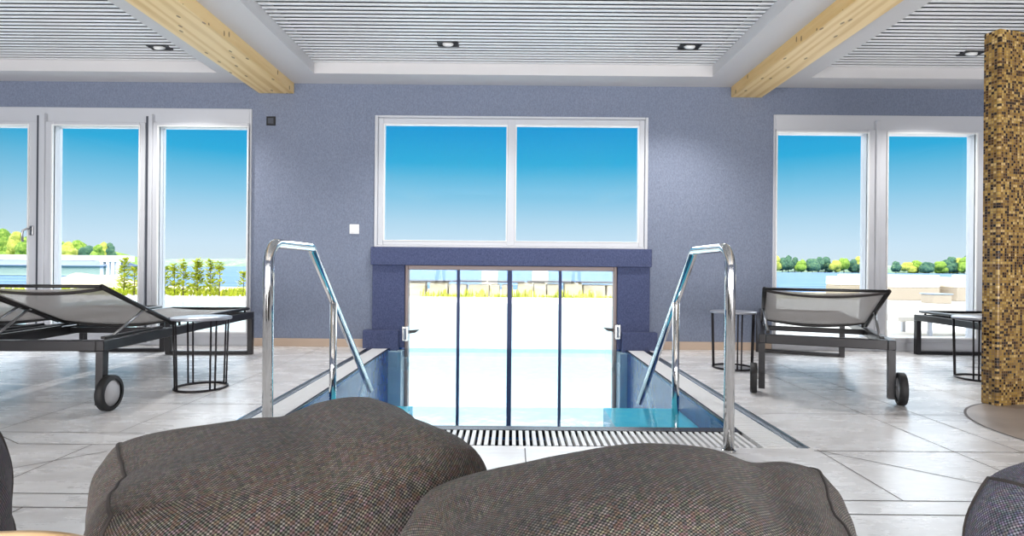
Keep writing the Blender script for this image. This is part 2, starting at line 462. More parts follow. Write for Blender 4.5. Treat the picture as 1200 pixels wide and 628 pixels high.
# ------------------------------------------------------------------ room shell
XL, XR, YB = -6.2, 6.2, -3.4
ZS, ZC = 2.459, 2.557          # soffit, slats
PX0, PX1, PY0, PY1 = -1.115, 1.05, 2.66, D     # pool
CHL, CHR, GY0 = -1.33, 1.265, 2.375            # outer channel, front of grate
TH = 0.13
# floor with pool cut-out, grout lines in the same mesh
fl = MB()
fl.box(XL, YB, -0.12, XR, GY0, 0)
fl.box(XL, GY0, -0.12, CHL, D, 0)
fl.box(CHR, GY0, -0.12, XR, D, 0)
fl.cur = 1
gz = 0.0008
def gline(x0, y0, x1, y1, wd=0.0045):
    d = Vector((x1-x0, y1-y0, 0)); L = d.length; d /= L; n = Vector((-d.y, d.x, 0))*wd/2
    a, b = Vector((x0, y0, gz)), Vector((x1, y1, gz))
    fl.add([a-n, b-n, b+n, a+n], [(0,1,2,3)])
rows = []
# cross strip in front of the grate
gline(XL, 1.84, XR, 1.84); gline(XL, 1.735, XR, 1.735)
gline(CHR, 2.345, XR, 2.345); gline(XL, 2.51, CHL-0.3, 2.51)
gline(1.285, 1.84, 1.285, 2.36); gline(1.29, 2.345, 1.77, 1.90); gline(1.85, 1.95, 1.85, 4.6); gline(2.135, 2.345, 2.135, 5.2)
gline(-1.62, 2.26, -1.98, 1.92); gline(-2.31, 2.51, -2.31, 3.1); gline(-2.31, 2.51, -2.05, 2.345)
gline(-2.05, 2.345, CHL, 2.345)
for k, y in enumerate((2.95, 3.55, 4.15, 4.75)):
    gline(CHR, y, XR, y, 0.0035); gline(XL, y+0.1, CHL, y+0.1, 0.0035)
for x in (2.72, 3.32, 3.92, 4.52, -1.75, -2.9, -3.5, -4.1, -4.7):
    gline(x, 2.36 if x > 0 else 2.52, x, D, 0.0035)
for k in range(-5, 2): gline(k*0.6+0.06, 1.84, k*0.6+0.06, 2.345)
for k in range(-8, 9): gline(k*0.6+0.3, -0.1, k*0.6+0.3, 1.735)
for y in (1.13, 0.53): gline(XL, y, XR, y)
struct(fl, 'floor', [M['floor'], M['grout']])
# round shower floor beside the mosaic wall
cxr, cyr, rr = 2.95, 2.60, 0.67
rf = MB()
rf.lathe([(0.0001, 0.0016), (rr-0.012, 0.0016)], 96, Matrix.Translation((cxr, cyr, 0)), False)
rf.cur = 1
rf.lathe([(rr-0.012, 0.0018), (rr, 0.0018)], 96, Matrix.Translation((cxr, cyr, 0)), False)
struct(rf, 'trim_1', [M['floor_round'], M['grout']], label='round brown tiled shower floor')

# window wall with openings
W1 = (-5.55, -2.443, 0.0, 2.215)
W3 = (2.435, 4.42, 0.0, 2.205)
W2 = (-1.29, 1.262, 0.935, 2.165)
DR = (-1.0, 0.985, -1.4, 0.765)
wl = MB()
Y0, Y1 = D, D+TH
ztop = 2.9
wl.box(XL, Y0, -0.3, W1[0], Y1, ztop)
wl.box(W1[0], Y0, W1[3], W1[1], Y1, ztop)
wl.box(W1[1], Y0, 0, W2[0], Y1, ztop)
wl.box(W2[0], Y0, W2[3], W2[1], Y1, ztop)
wl.box(W2[1], Y0, 0, W3[0], Y1, ztop)
wl.box(W3[0], Y0, W3[3], W3[1], Y1, ztop)
wl.box(W3[1], Y0, -0.3, XR, Y1, ztop)
struct(wl, 'wall_front', M['wall'])
wb = MB(); wb.box(XL-0.2, YB-0.2, -0.1, XR+0.2, YB, ztop); struct(wb, 'wall_back', M['wall'])
wb = MB(); wb.box(XL-0.2, YB, -0.1, XL, Y1, ztop); struct(wb, 'wall_left', M['wall'])
wb = MB(); wb.box(XR, YB, -0.1, XR+0.2, Y1, ztop); struct(wb, 'wall_right', M['wall'])
# ceiling
cl = MB(); cl.box(XL-0.2, YB-0.2, 2.66, XR+0.2, Y1+0.25, 2.95); struct(cl, 'ceiling', M['plenum'])
sf = MB()
BX = (-2.632, -1.769, 1.762, 2.633)
sf.box(XL, 4.99, ZS, XR, D, 2.66)
sf.box(BX[0], YB, ZS, BX[1], 4.99, 2.66)
sf.box(BX[2], YB, ZS, BX[3], 4.99, 2.66)
struct(sf, 'trim_2', M['plaster'], label='white plastered soffit frame around the slatted ceiling')
def slats(x0, x1, name):
    mb = MB(); pitch = 0.060; y = 4.985
    while y > YB+0.1:
        pr = [(y-0.030, ZC+0.006), (y-0.030, ZC+0.002), (y-0.026, ZC-0.001), (y-0.016, ZC-0.0025), (y-0.004, ZC-0.001), (y, ZC+0.002), (y, ZC+0.006)]
        mb.prism(pr, 0, x0, x1, False)
        y -= pitch
    return struct(mb, name, M['slat'], label='ribbed metal slat ceiling panel')
slats(BX[1]+0.002, BX[2]-0.002, 'trim_3'); slats(XL, BX[0]-0.002, 'trim_4'); slats(BX[3]+0.002, XR, 'trim_5')
# wooden beams
for nm_, x0, x1, lab in (('ceiling_beam', -2.38, -2.052, 'knotty pine ceiling beam left of the central slat panel'),
                         ('ceiling_beam', 2.034, 2.32, 'knotty pine ceiling beam right of the central slat panel')):
    mb = MB(); mb.bbox(x0, YB+0.01, 2.363, x1, D-0.002, ZS+0.002, 0.004)
    tag(mb.build(nm_, M['beam']), lab, 'beam', 'pine ceiling beams')

# baseboards
mb = MB(); mb.bbox(W1[1]+0.005, D-0.014, 0, -1.385, D, 0.075, 0.003); struct(mb, 'baseboard_left', M['baseboard'])
mb = MB(); mb.bbox(1.355, D-0.014, 0, W3[0]-0.005, D, 0.075, 0.003); struct(mb, 'baseboard_right', M['baseboard'])

# dark surround of the swim-through: lintel, posts, plinths
mb = MB()
mb.bbox(-1.31, D-0.06, 0.768, 1.295, D+TH, 0.935, 0.006)
struct(mb, 'trim_6', M['wall_dark'], label='dark blue-grey lintel over the swim-through gate')
mb = MB(); mb.bbox(-1.30, D-0.03, 0.0, DR[0], D+TH, 0.768, 0.005); mb.bbox(-1.37, D-0.09, -0.02, -1.045, D+0.0, 0.165, 0.005)
struct(mb, 'trim_7', M['wall_dark'], label='left dark post with plinth of the gate')
mb = MB(); mb.bbox(DR[1], D-0.03, 0.0, 1.285, D+TH, 0.768, 0.005); mb.bbox(1.02, D-0.09, -0.02, 1.345, D+0.0, 0.165, 0.005)
struct(mb, 'trim_8', M['wall_dark'], label='right dark post with plinth of the gate')

# ------------------------------------------------------------------ windows
def frame_rect(mb, x0, x1, z0, z1, y0, y1, l, r, b, t, bev=0.006):
    mb.bbox(x0, y0, z0, x0+l, y1, z1, bev); mb.bbox(x1-r, y0, z0, x1, y1, z1, bev)
    mb.bbox(x0+l, y0, z1-t, x1-r, y1, z1, bev); mb.bbox(x0+l, y0, z0, x1-r, y1, z0+b, bev)
def pane(x0, x1, z0, z1, y, parent):
    mb = MB(); mb.box(x0, y, z0, x1, y+0.008, z1); return mb.build('glass_pane', M['glass'], parent)
def bead(x0, x1, z0, z1, y, parent):
    mb = MB(); frame_rect(mb, x0-0.012, x1+0.012, z0-0.012, z1+0.012, y-0.012, y+0.02, 0.012, 0.012, 0.012, 0.012, 0.002)
    return mb.build('glazing_bead', M['white'], parent)
def wx(px): return (px-600)*D/F
# window 1 : three tall glazed leaves on the left
mb = MB(); yf0, yf1 = D-0.012, D+0.10
frame_rect(mb, W1[0], W1[1], 0.0, W1[3], yf0, yf1, 0.05, 0.022, 0.10, 0.165)
win1 = struct(mb, 'window_1', M['frame'], label='three tall white framed windows left')
zb, zt = 0.135, 2.035
edges = [(-5.45, wx(36)), (wx(65), wx(165)), (wx(188), wx(291))]
for i, (a, b) in enumerate(edges):
    mb = MB(); y0, y1 = D-0.035, D+0.075
    ls = (0.06, 0.09, 0.085)[i]; rs = (0.115, 0.05, 0.012)[i]
    frame_rect(mb, a-ls, b+rs, 0.085, 2.075+0.02*(i == 0)*0, y0, y1, ls, rs, zb-0.085, 2.075-zt)
    sash = mb.build('sash', M['frame'], win1)
    pane(a, b, zb, zt, D+0.03, sash); bead(a, b, zb, zt, D-0.036+0.0, sash)
for a, b in ((wx(46), wx(50)), (wx(173), wx(177))):
    mb = MB(); mb.box(a, D-0.04, 0.03, b, D-0.013, 2.13); mb.build('joint_groove', M['gasket'], win1)
for a, b in ((wx(49.5), wx(56)), (wx(176.5), wx(181))):
    mb = MB(); mb.bbox(a, D-0.055, 0.02, b, D-0.012, 2.15, 0.006); mb.build('mullion', M['frame'], win1)
# handle on the first leaf
hp = at_depth(37, 272, D-0.04)
mb = MB(); mb.bbox(hp.x-0.014, D-0.05, hp.z-0.03, hp.x+0.02, D-0.034, hp.z+0.06, 0.006)
mb.tube([(hp.x+0.002, D-0.05, hp.z+0.03), (hp.x+0.0, D-0.09, hp.z+0.03), (hp.x-0.03, D-0.1, hp.z+0.012), (hp.x-0.036, D-0.1, hp.z-0.03), (hp.x-0.03, D-0.1, hp.z-0.09)], 0.009, 10)
mb.build('window_handle', M['steel'], win1)
# window 3 : right
mb = MB()
frame_rect(mb, W3[0], W3[1], 0.0, W3[3], yf0, yf1, 0.016, 0.03, 0.10, 0.155)
win3 = struct(mb, 'window_2', M['frame'], label='two tall white framed windows right')
for i, (a, b) in enumerate(((wx(907.5), wx(1013)), (wx(1036.5), wx(1139)))):
    mb = MB(); ls = (0.008, 0.085)[i]; rs = (0.088, 0.085)[i]
    frame_rect(mb, a-ls, b+rs, 0.085, 2.065, D-0.035, D+0.075, ls, rs, zb-0.085, 0.036)
    sash = mb.build('sash', M['frame'], win3)
    pane(a, b, zb, 2.03, D+0.03, sash); bead(a, b, zb, 2.03, D-0.036, sash)
mb = MB(); mb.bbox(wx(1022), D-0.05, 0.02, wx(1027), D-0.012, 2.15, 0.006); mb.build('mullion', M['frame'], win3)
# window 2 : upper centre
mb = MB(); frame_rect(mb, W2[0], W2[1], W2[2], W2[3], D-0.02, D+0.12, 0.028, 0.028, 0.02, 0.02)
win2 = struct(mb, 'window_3', M['frame'], label='wide two-pane window over the pool gate')
mb = MB(); frame_rect(mb, W2[0]+0.028, W2[1]-0.028, W2[2]+0.02, W2[3]-0.02, D+0.005, D+0.10, 0.05, 0.05, 0.04, 0.052)
mb.bbox(wx(593.5), D+0.0, W2[2]+0.02, wx(603), D+0.1, W2[3]-0.02, 0.008)
mid = mb.build('sash', M['frame'], win2)
for a, b in ((W2[0]+0.078, wx(593.5)), (wx(603), W2[1]-0.078)):
    pane(a, b, W2[2]+0.06, W2[3]-0.072, D+0.05, mid)
    mb = MB(); frame_rect(mb, a, b, W2[2]+0.06, W2[3]-0.072, D+0.003, D+0.02, 0.01, 0.01, 0.008, 0.012, 0.002); mb.build('glazing_bead', M['white'], mid)
# swim-through gate: glass door in four panes
mb = MB(); dz0, dz1 = -1.35, 0.768
mb.bbox(DR[0], D+0.0, dz0, DR[0]+0.03, D+0.09, dz1, 0.006); mb.bbox(DR[1]-0.03, D+0.0, dz0, DR[1], D+0.09, dz1, 0.006)
mb.bbox(DR[0]+0.03, D+0.0, dz1-0.042, DR[1]-0.03, D+0.09, dz1, 0.006)
door = struct(mb, 'door_1', M['gateframe'], label='glass swim-through gate standing in the pool water')
xs = [DR[0]+0.03, wx(537), wx(597.5), wx(657), DR[1]-0.03]
for i in (1, 2, 3):
    mb = MB(); hw = 0.013 if i != 2 else 0.022
    mb.bbox(xs[i]-hw, D+0.005, dz0, xs[i]+hw, D+0.06, dz1-0.042, 0.004); mb.build('gate_mullion', M['wall_dark'], door)
for i in range(4):
    mb = MB(); mb.box(xs[i], D+0.03, dz0, xs[i+1], D+0.04, dz1-0.042); mb.build('glass_pane', M['glass'], door)
for sx, px in ((-1, 474.5), (1, 724)):
    p = at_depth(px, 391 if sx < 0 else 389, D-0.03)
    mb = MB(); mb.bbox(p.x-0.026, D-0.04, p.z-0.07, p.x+0.026, D+0.012, p.z+0.07, 0.006)
    h = mb.build('gate_latch', M['chrome'], door)
    mb = MB(); mb.bbox(p.x-0.012, D-0.05, p.z-0.05, p.x+0.012, D-0.038, p.z+0.05, 0.004); mb.build('latch_plate', M['sillsteel'], h)
    q = p.x-sx*0.03
    mb = MB(); mb.prism([(q, p.z+0.028), (q-sx*0.10, p.z+0.036), (q-sx*0.06, p.z+0.005), (q, p.z-0.004)], 1, D+0.008, D+0.02)
    mb.build('latch_lever', M['black'], h)

# switches
p = at_depth(318, 142, D); mb = MB(); mb.bbox(p.x-0.042, D-0.014, p.z-0.042, p.x+0.042, D, p.z+0.042, 0.004)
o = mb.build('wall_sensor', M['black']); tag(o, 'small square black sensor high on the wall below the left beam', 'sensor')
mb = MB(); mb.bbox(p.x-0.026, D-0.018, p.z-0.026, p.x+0.026, D-0.0135, p.z+0.026, 0.002); mb.build('cover', M['gasket'], o)
p = at_depth(415.5, 268.5, D); mb = MB(); mb.bbox(p.x-0.045, D-0.012, p.z-0.045, p.x+0.045, D, p.z+0.045, 0.004)
o = mb.build('light_switch', M['white']); tag(o, 'square white light switch on the wall left of the wide window', 'switch')
mb = MB(); mb.bbox(p.x-0.03, D-0.017, p.z-0.03, p.x+0.03, D-0.011, p.z+0.03, 0.002); mb.build('rocker', M['white'], o)

# downlights in the slat ceiling
for px, py, lab in ((525, 51, 'recessed spot lamp in the central slat panel, above the wide window'), (808, 54, 'recessed spot lamp in the central slat panel near the right beam'),
                    (187, 55, 'recessed spot lamp in the slat panel left of the left beam'), (1138, 62, 'recessed spot lamp in the slat panel beside the mosaic wall top')):
    u, v = ray(px, py); Y = (ZC-CAMZ)/(-v); X = u*Y
    t = wthing('ceiling_spot', lab, 'spot lamp', (X, Y, ZC), 'recessed ceiling spots')
    mb = MB(); frame_rect(mb, X-0.085, X+0.085, 0, 0.01, 0, 0.01, 0.004, 0.004, 0.002, 0.002, 0.001); mb = MB()
    mb.box(X-0.085, Y-0.05, ZC-0.008, X-0.07, Y+0.05, ZC+0.07); mb.box(X+0.07, Y-0.05, ZC-0.008, X+0.085, Y+0.05, ZC+0.07)
    mb.box(X-0.07, Y-0.05, ZC-0.008, X+0.07, Y-0.042, ZC+0.07); mb.box(X-0.07, Y+0.042, ZC-0.008, X+0.07, Y+0.05, ZC+0.07)
    mb.box(X-0.07, Y-0.042, ZC-0.004, X+0.07, Y+0.042, ZC+0.0)
    mb.build('housing', M['black'], t)
    Mx = Matrix.Translation((X, Y+0.0, ZC-0.002)) @ Matrix.Rotation(math.radians(28), 4, 'X')
    mb = MB(); mb.lathe([(0.0001, -0.018), (0.03, -0.018), (0.042, -0.012), (0.046, 0.0), (0.04, 0.012), (0.0001, 0.012)], 28, Mx)
    h = mb.build('lamp_head', M['white'], t)
    mb = MB(); mb.lathe([(0.0001, -0.0195), (0.024, -0.0195), (0.024, -0.0185), (0.0001, -0.0185)], 24, Mx); mb.build('lens', M['lamp'], h)
    L = bpy.data.lights.new('spot_light', 'SPOT'); L.energy = 100; L.spot_size = math.radians(120); L.spot_blend = 0.8; L.shadow_soft_size = 0.03; L.color = (1, 0.97, 0.93)
    lo = bpy.data.objects.new('spot_light', L); COL.objects.link(lo); lo.location = (X, Y-0.02, ZC-0.06)

# ------------------------------------------------------------------ pool
pb = MB()
PB = -1.35
pb.box(PX0-0.1, PY0-0.05, PB-0.1, PX1+0.1, D+0.02, PB)             # bottom
pb.box(PX0-0.1, PY0-0.05, PB, PX0-0.018, D+0.02, -0.1); pb.box(PX1+0.018, PY0-0.05, PB, PX1+0.1, D+0.02, -0.1)
pb.box(PX0-0.018, PY0, PB, PX0, D+0.02, -0.008); pb.box(PX1, PY0, PB, PX1+0.018, D+0.02, -0.008)
pb.box(PX0, PY0-0.1, PB, PX1, PY0, -0.03)
pb.box(PX0, D+0.0, PB, DR[0], D+0.1, -0.0); pb.box(DR[1], D+0.0, PB, PX1, D+0.1, -0.0)
struct(pb, 'pool_basin', M['pooltile'])
st_ = MB()
for k, (ya, zz) in enumerate(((3.56, -0.13), (3.86, -0.36), (4.16, -0.60), (4.46, -0.85))):
    st_.box(PX0+0.001, PY0+0.001, PB, -0.62, ya, zz); st_.box(0.585, PY0+0.001, PB, PX1-0.001, ya, zz)
struct(st_, 'pool_steps', M['steptile'])
wt = MB(); wt.add([(PX0, PY0, -0.012), (PX1, PY0, -0.012), (PX1, D+0.04, -0.012), (PX0, D+0.04, -0.012)], [(0,1,2,3)])
wo = wt.build('pool_water', M['water'], fixn=False); wo['kind'] = 'structure'
# black coping round the water
mb = MB(); mb.bbox(PX0-0.015, PY0-0.065, -0.1, PX1+0.015, PY0+0.004, 0.004, 0.004); struct(mb, 'trim_9', M['blackedge'], label='black front edge of the pool')
mb = MB(); mb.bbox(PX0-0.018, PY0+0.004, -0.0075, PX0-0.001, D-0.091, 0.003, 0.002); struct(mb, 'trim_10', M['blackedge'], label='black left edge of the pool')
mb = MB(); mb.bbox(PX1+0.001, PY0+0.004, -0.0075, PX1+0.018, D-0.091, 0.003, 0.002); struct(mb, 'trim_11', M['blackedge'], label='black right edge of the pool')
# channel under grates
mb = MB(); mb.box(CHL, GY0, -0.14, PX0-0.018, D, -0.08); mb.box(PX1+0.018, GY0, -0.14, CHR, D, -0.08); mb.box(PX0-0.018, GY0, -0.14, PX1+0.018, PY0-0.065, -0.08)
struct(mb, 'trim_12', M['blackedge'], label='dark overflow channel under the grates')
# outer steel drains
for nmz, a, b, lab in (('drain_rail', CHL, CHL+0.055, 'narrow steel drain slot along the left pool grate'), ('drain_rail', CHR-0.055, CHR, 'narrow steel drain slot along the right pool grate')):
    t = wthing(nmz, lab, 'drain', ((a+b)/2, 3.8, 0), 'drain slots beside the pool')
    mb = MB(); mb.bbox(a, GY0, -0.06, a+0.008, D-0.095, 0.003, 0.001); mb.bbox(b-0.008, GY0, -0.06, b, D-0.095, 0.003, 0.001); mb.build('rim', M['chrome'], t)
    mb = MB(); mb.box(a+0.008, GY0, -0.07, b-0.008, D-0.095, -0.02); mb.build('slot_bed', M['sillsteel'], t)
def grate(lab, x0, x1, y0, y1, along, pitch, wd):
    t = wthing('overflow_grate', lab, 'grate', ((x0+x1)/2, (y0+y1)/2, 0), 'white pool overflow grates')
    mb = MB()
    if along == 'y':       # bars run along X, repeated along Y
        y = y0
        while y+wd < y1: mb.box(x0, y, -0.03, x1, y+wd, 0.002); y += pitch
    else:
        x = x0
        while x+wd < x1: mb.box(x, y0, -0.03, x+wd, y1, 0.002); x += pitch
    mb.build('bars', M['white'], t)
    mb = MB()
    if along == 'y':
        for f in (0.2, 0.8): xx = x0+(x1-x0)*f; mb.box(xx-0.006, y0, -0.08, xx+0.006, y1, -0.03)
    else:
        for f in (0.2, 0.8): yy = y0+(y1-y0)*f; mb.box(x0, yy-0.006, -0.08, x1, yy+0.006, -0.03)
    mb.build('carrier', M['gasket'], t)
grate('white slatted overflow grate along the left pool edge', CHL+0.056, PX0-0.019, GY0, D-0.095, 'y', 0.024, 0.019)
grate('white slatted overflow grate along the right pool edge', PX1+0.019, CHR-0.056, GY0, D-0.095, 'y', 0.024, 0.019)
grate('white slatted overflow grate across the front of the pool', PX0-0.018, PX1+0.018, GY0+0.005, PY0-0.066, 'x', 0.030, 0.016)

# hand rails
def arc3(p0, p1, p2, r, n=7):
    """fillet the corner p1"""
    a = (Vector(p0)-Vector(p1)).normalized(); b = (Vector(p2)-Vector(p1)).normalized()
    ang = a.angle(b); d = r/math.tan(ang/2)
    s, e = Vector(p1)+a*d, Vector(p1)+b*d
    c = Vector(p1)+(a+b).normalized()*(r/math.sin(ang/2))
    v0, v1 = s-c, e-c; om = v0.angle(v1)
    return [c+(v0*math.sin((1-t)*om)+v1*math.sin(t*om))/math.sin(om) for t in [i/n for i in range(n+1)]]
def handrail(X, lab, yb, ymid, yend):
    t = wthing('pool_handrail', lab, 'handrail', (X, yb, 0), 'chrome pool handrails')
    R = 0.0215
    A = (X, yb, -0.03); B = (X, yb, 0.845); C = (X, 2.80, 0.845); E = (X, yend+0.35, -0.30)
    C2 = (X, 2.80, 0.845)
    d = Vector((0, yend-2.80, -0.845)).normalized()
    Ept = Vector(C2)+d*1.55
    path = [Vector(A)]+arc3(A, B, C, 0.085)+arc3(B, C, tuple(Ept), 0.07)+[Ept]
    mb = MB(); mb.tube(path, R, 18); mb.build('rail', M['chrome'], t)
    zz = 0.845-0.845*(ymid-2.80)/(yend-2.80)
    mb = MB(); mb.tube([(X, ymid, -0.31), (X, ymid, zz)], R*0.9, 16); mb.build('post', M['chrome'], t)
    mb = MB(); mb.lathe([(R+0.001, 0.001), (0.028, 0.001), (0.028, 0.004), (R+0.001, 0.006)], 28, Matrix.Translation((X, yb, 0))); mb.build('base_flange', M['chrome'], t)
handrail(-1.0, 'polished chrome pool handrail at the left side of the steps', 2.315, 3.16, 3.85)
handrail(0.905, 'polished chrome pool handrail at the right side of the steps', 2.335, 3.10, 3.75)

# ------------------------------------------------------------------ mosaic partition
ang = math.radians(14)
t = thing('mosaic_partition', 'freestanding partition wall clad in gold and brown mosaic at the right edge', 'partition', (2.72, 3.15, 0), ang)
mb = MB(); mb.bbox(0, 0, 0.0, 0.9, 0.088, 2.115, 0.006); mb.build('tiled_wall', M['mosaic'], t)

# ------------------------------------------------------------------ loungers
def make_lounger(label, group):
    """head legs at u=0 (local y), foot at y=1.92"""
    t = thing('sun_lounger', label, 'sun lounger', (0,0,0), 0, group)
    HW = 0.335; z0, z1 = 0.305, 0.36
    mb = MB()
    for s in (-1, 1): mb.bbox(s*HW-0.02, 0.0, z0, s*HW+0.02, 1.92, z1, 0.004)
    mb.bbox(-HW+0.02, 0.0, z0, HW-0.02, 0.045, z1, 0.004); mb.bbox(-HW+0.02, 1.875, z0, HW-0.02, 1.92, z1, 0.004)
    mb.bbox(-HW+0.02, 0.72, z0+0.01, HW-0.02, 0.75, z1-0.01, 0.004)
    fr = mb.build('frame', M['lfr'], t)
    for s in (-1, 1):
        mb = MB(); mb.prism([(0.0, 0.305), (0.045, 0.305), (0.035, 0.03), (-0.005, 0.03)], 0, s*HW-0.018, s*HW+0.018)
        lg = mb.build('leg', M['lfr'], t)
        wc = Matrix.Translation((s*(HW+0.045), 0.01, 0.091)) @ Matrix.Rotation(PI/2, 4, 'Y')
        mb = MB(); mb.lathe([(0.068, -0.02), (0.086, -0.02), (0.091, -0.014), (0.091, 0.014), (0.086, 0.02), (0.068, 0.02)], 40, wc)
        whl = mb.build('wheel', M['rubber'], t)
        mb = MB(); mb.lathe([(0.0001, -0.017), (0.012, -0.02), (0.02, -0.015), (0.068, -0.013), (0.07, 0.0), (0.068, 0.013), (0.02, 0.015), (0.012, 0.02), (0.0001, 0.017)], 36, wc)
        mb.tube([(s*(HW+0.0), 0.01, 0.091), (s*(HW+0.03), 0.01, 0.091)], 0.008, 10)
        mb.build('hub', M['hub'], whl)
    mb = MB()
    for s in (-1, 1): mb.bbox(s*HW-0.02, 1.875, 0.0, s*HW+0.02, 1.92, z0, 0.003)
    mb.bbox(-HW+0.02, 1.875, 0.0, HW-0.02, 1.92, 0.03, 0.003)
    mb.build('foot_frame', M['lfr'], t)
    # seat frame on stand-offs
    mb = MB(); zt_ = 0.39
    for s in (-1, 1):
        mb.tube([(s*0.315, 0.70, zt_), (s*0.315, 1.90, zt_-0.004)], 0.0125, 10)
        for y in (0.8, 1.15, 1.5, 1.82): mb.tube([(s*0.318, y, z1-0.005), (s*0.316, y, zt_)], 0.008, 8)
    mb.tube([(-0.315, 1.90, zt_-0.004), (0.315, 1.90, zt_-0.004)], 0.0125, 10)
    mb.build('seat_tube', M['tube'], t)
    def sheet(name, mat, ya, za, yb_, zb_, sag, hw, ny=14, nx=16):
        mb = MB(); vs_ = []; th = 0.003
        for side in (0, 1):
            for i in range(ny+1):
                for j in range(nx+1):
                    a, b = i/ny, j/nx*2-1
                    y = ya+(yb_-ya)*a; z = za+(zb_-za)*a - sag*(1-b*b) + (th if side else 0)
                    vs_.append((b*hw, y, z))
        fs = []; n1 = nx+1; o2 = (ny+1)*n1
        for i in range(ny):
            for j in range(nx):
                q = (i*n1+j, i*n1+j+1, (i+1)*n1+j+1, (i+1)*n1+j)
                fs.append(q); fs.append(tuple(k+o2 for k in q[::-1]))
        for i in range(ny):
            for j in (0, nx): fs.append((i*n1+j, (i+1)*n1+j, (i+1)*n1+j+o2, i*n1+j+o2))
        for j in range(nx):
            for i in (0, ny): fs.append((i*n1+j, i*n1+j+1, i*n1+j+1+o2, i*n1+j+o2))
        mb.add(vs_, fs, True); return mb.build(name, mat, t)
    sheet('seat_sling', M['sling'], 0.72, zt_+0.002, 1.89, zt_, 0.018, 0.318)
    # backrest
    yt, zt2, yh, zh = 0.03, 0.636, 0.72, 0.378
    mb = MB()
    for s in (-1, 1):
        p0 = Vector((s*0.322, yt, zt2)); p1 = Vector((s*0.322, yh, zh))
        mb.tube([p0, p0.lerp(p1, 0.5), p1], 0.0135, 10)
    mb.tube([(-0.322, yt, zt2), (0.322, yt, zt2)], 0.009, 10)
    # lower curved bar
    def curve(y, z, dip, r):
        mb.tube([(0.322*(k/10-1), y, z-dip*(1-(k/10-1)**2)) for k in range(21)], r, 8)
    curve(yt+(yh-yt)*0.93, zt2+(zh-zt2)*0.93+0.012, 0.040, 0.011)
    mb.build('backrest_frame', M['tube'], t)
    bs_ = sheet('backrest_sling', M['sling'], yt+0.004, zt2, yh-0.05, zh+0.02, 0.022, 0.318)
    # hem band at the head end
    mb = MB(); k0, k1 = 0.0, 0.1; vs_ = []
    for a in (0.02, 0.055):
        for j in range(17):
            b = j/8-1
            vs_.append((b*0.316, yt+(yh-yt)*a - 0.003, zt2+(zh-zt2)*a - 0.03*(1-b*b)-0.006))
    for a in (0.02, 0.055):
        for j in range(17):
            b = j/8-1
            vs_.append((b*0.316, yt+(yh-yt)*a + 0.003, zt2+(zh-zt2)*a - 0.03*(1-b*b)+0.001))
    fs = []
    for j in range(16):
        fs += [(j, j+1, 17+j+1, 17+j), (34+j, 34+j+1, 51+j+1, 51+j), (j, j+1, 34+j+1, 34+j), (17+j, 17+j+1, 51+j+1, 51+j)]
    mb.add(vs_, fs, True); mb.build('hem', M['hem'], bs_)
    for s in (-1, 1):
        p = Vector((s*0.322, yt+(yh-yt)*0.55, zt2+(zh-zt2)*0.55)); q = Vector((s*0.30, 0.16, z1+0.006))
        mb = MB(); mb.tube([p, q], 0.0075, 8); mb.lathe([(0.0001, -0.012), (0.013, -0.012), (0.013, 0.012), (0.0001, 0.012)], 14, Matrix.Translation(p) @ Matrix.Rotation(PI/2, 4, 'Y'))
        mb.build('strut', M['steel'], t)
    for s in (-1, 1):
        mb = MB(); mb.bbox(s*0.30-0.012, 0.08, z1-0.002, s*0.30+0.012, 0.62, z1+0.012, 0.003); mb.build('ratchet_rail', M['tube'], t)
    return t
GL = 'mesh sun loungers by the windows'
lA = make_lounger('front left mesh sun lounger with raised backrest, next to the wire side table', GL)
lA.location = (-2.44, 2.86, 0); lA.rotation_euler.z = math.radians(3.2)
lC = dup(lA, (-3.27, 2.97, 0), math.radians(2.5), 'mesh sun lounger at the far left, partly hidden behind the front left one', GL)
lB = dup(lA, (1.835, 3.30, 0), math.radians(-23), 'dark framed mesh sun lounger seen from its head end, right of the pool', GL)
lD = dup(lA, (3.86, 3.20, 0), math.radians(-5), 'sun lounger showing its foot end beside the mosaic partition', GL)

# ------------------------------------------------------------------ side tables
def make_table(label, group):
    t = thing('side_table', label, 'side table', (0,0,0), 0, group)
    R, r, H = 0.168, 0.145, 0.435
    mb = MB(); mb.lathe([(0.0001, H), (R-0.003, H), (R, H-0.003), (R, H-0.012), (R-0.003, H-0.015), (0.0001, H-0.015)], 48); mb.build('table_top', M['tabletop'], t)
    mb = MB(); mb.tube([(r*math.cos(2*PI*k/40), r*math.sin(2*PI*k/40), 0.007) for k in range(40)], 0.007, 8, closed=True); mb.build('base_ring', M['rod'], t)
    for q in range(4):
        for s in (-1, 1):
            a = q*PI/2+0.62+s*0.10
            mb = MB(); mb.tube([(r*math.cos(a), r*math.sin(a), 0.007), ((R-0.012)*math.cos(a), (R-0.012)*math.sin(a), H-0.014)], 0.0055, 8); mb.build('rod', M['rod'], t)
    return t
GT = 'round wire side tables'
tA = make_table('round side table on thin black rods beside the front left lounger', GT)
p = on_floor(236, 454.5); tA.location = (-1.895, p.y, 0); tA.rotation_euler.z = 0.3
p = on_floor(858.5, 431)
dup(tA, (p.x, p.y, 0), 0.9, 'round side table on thin rods in front of the wall, behind the right handrail', GT)
p = on_floor(1149, 444)
dup(tA, (p.x+0.0, p.y, 0), 0.1, 'round wire side table half hidden by the mosaic partition', GT)

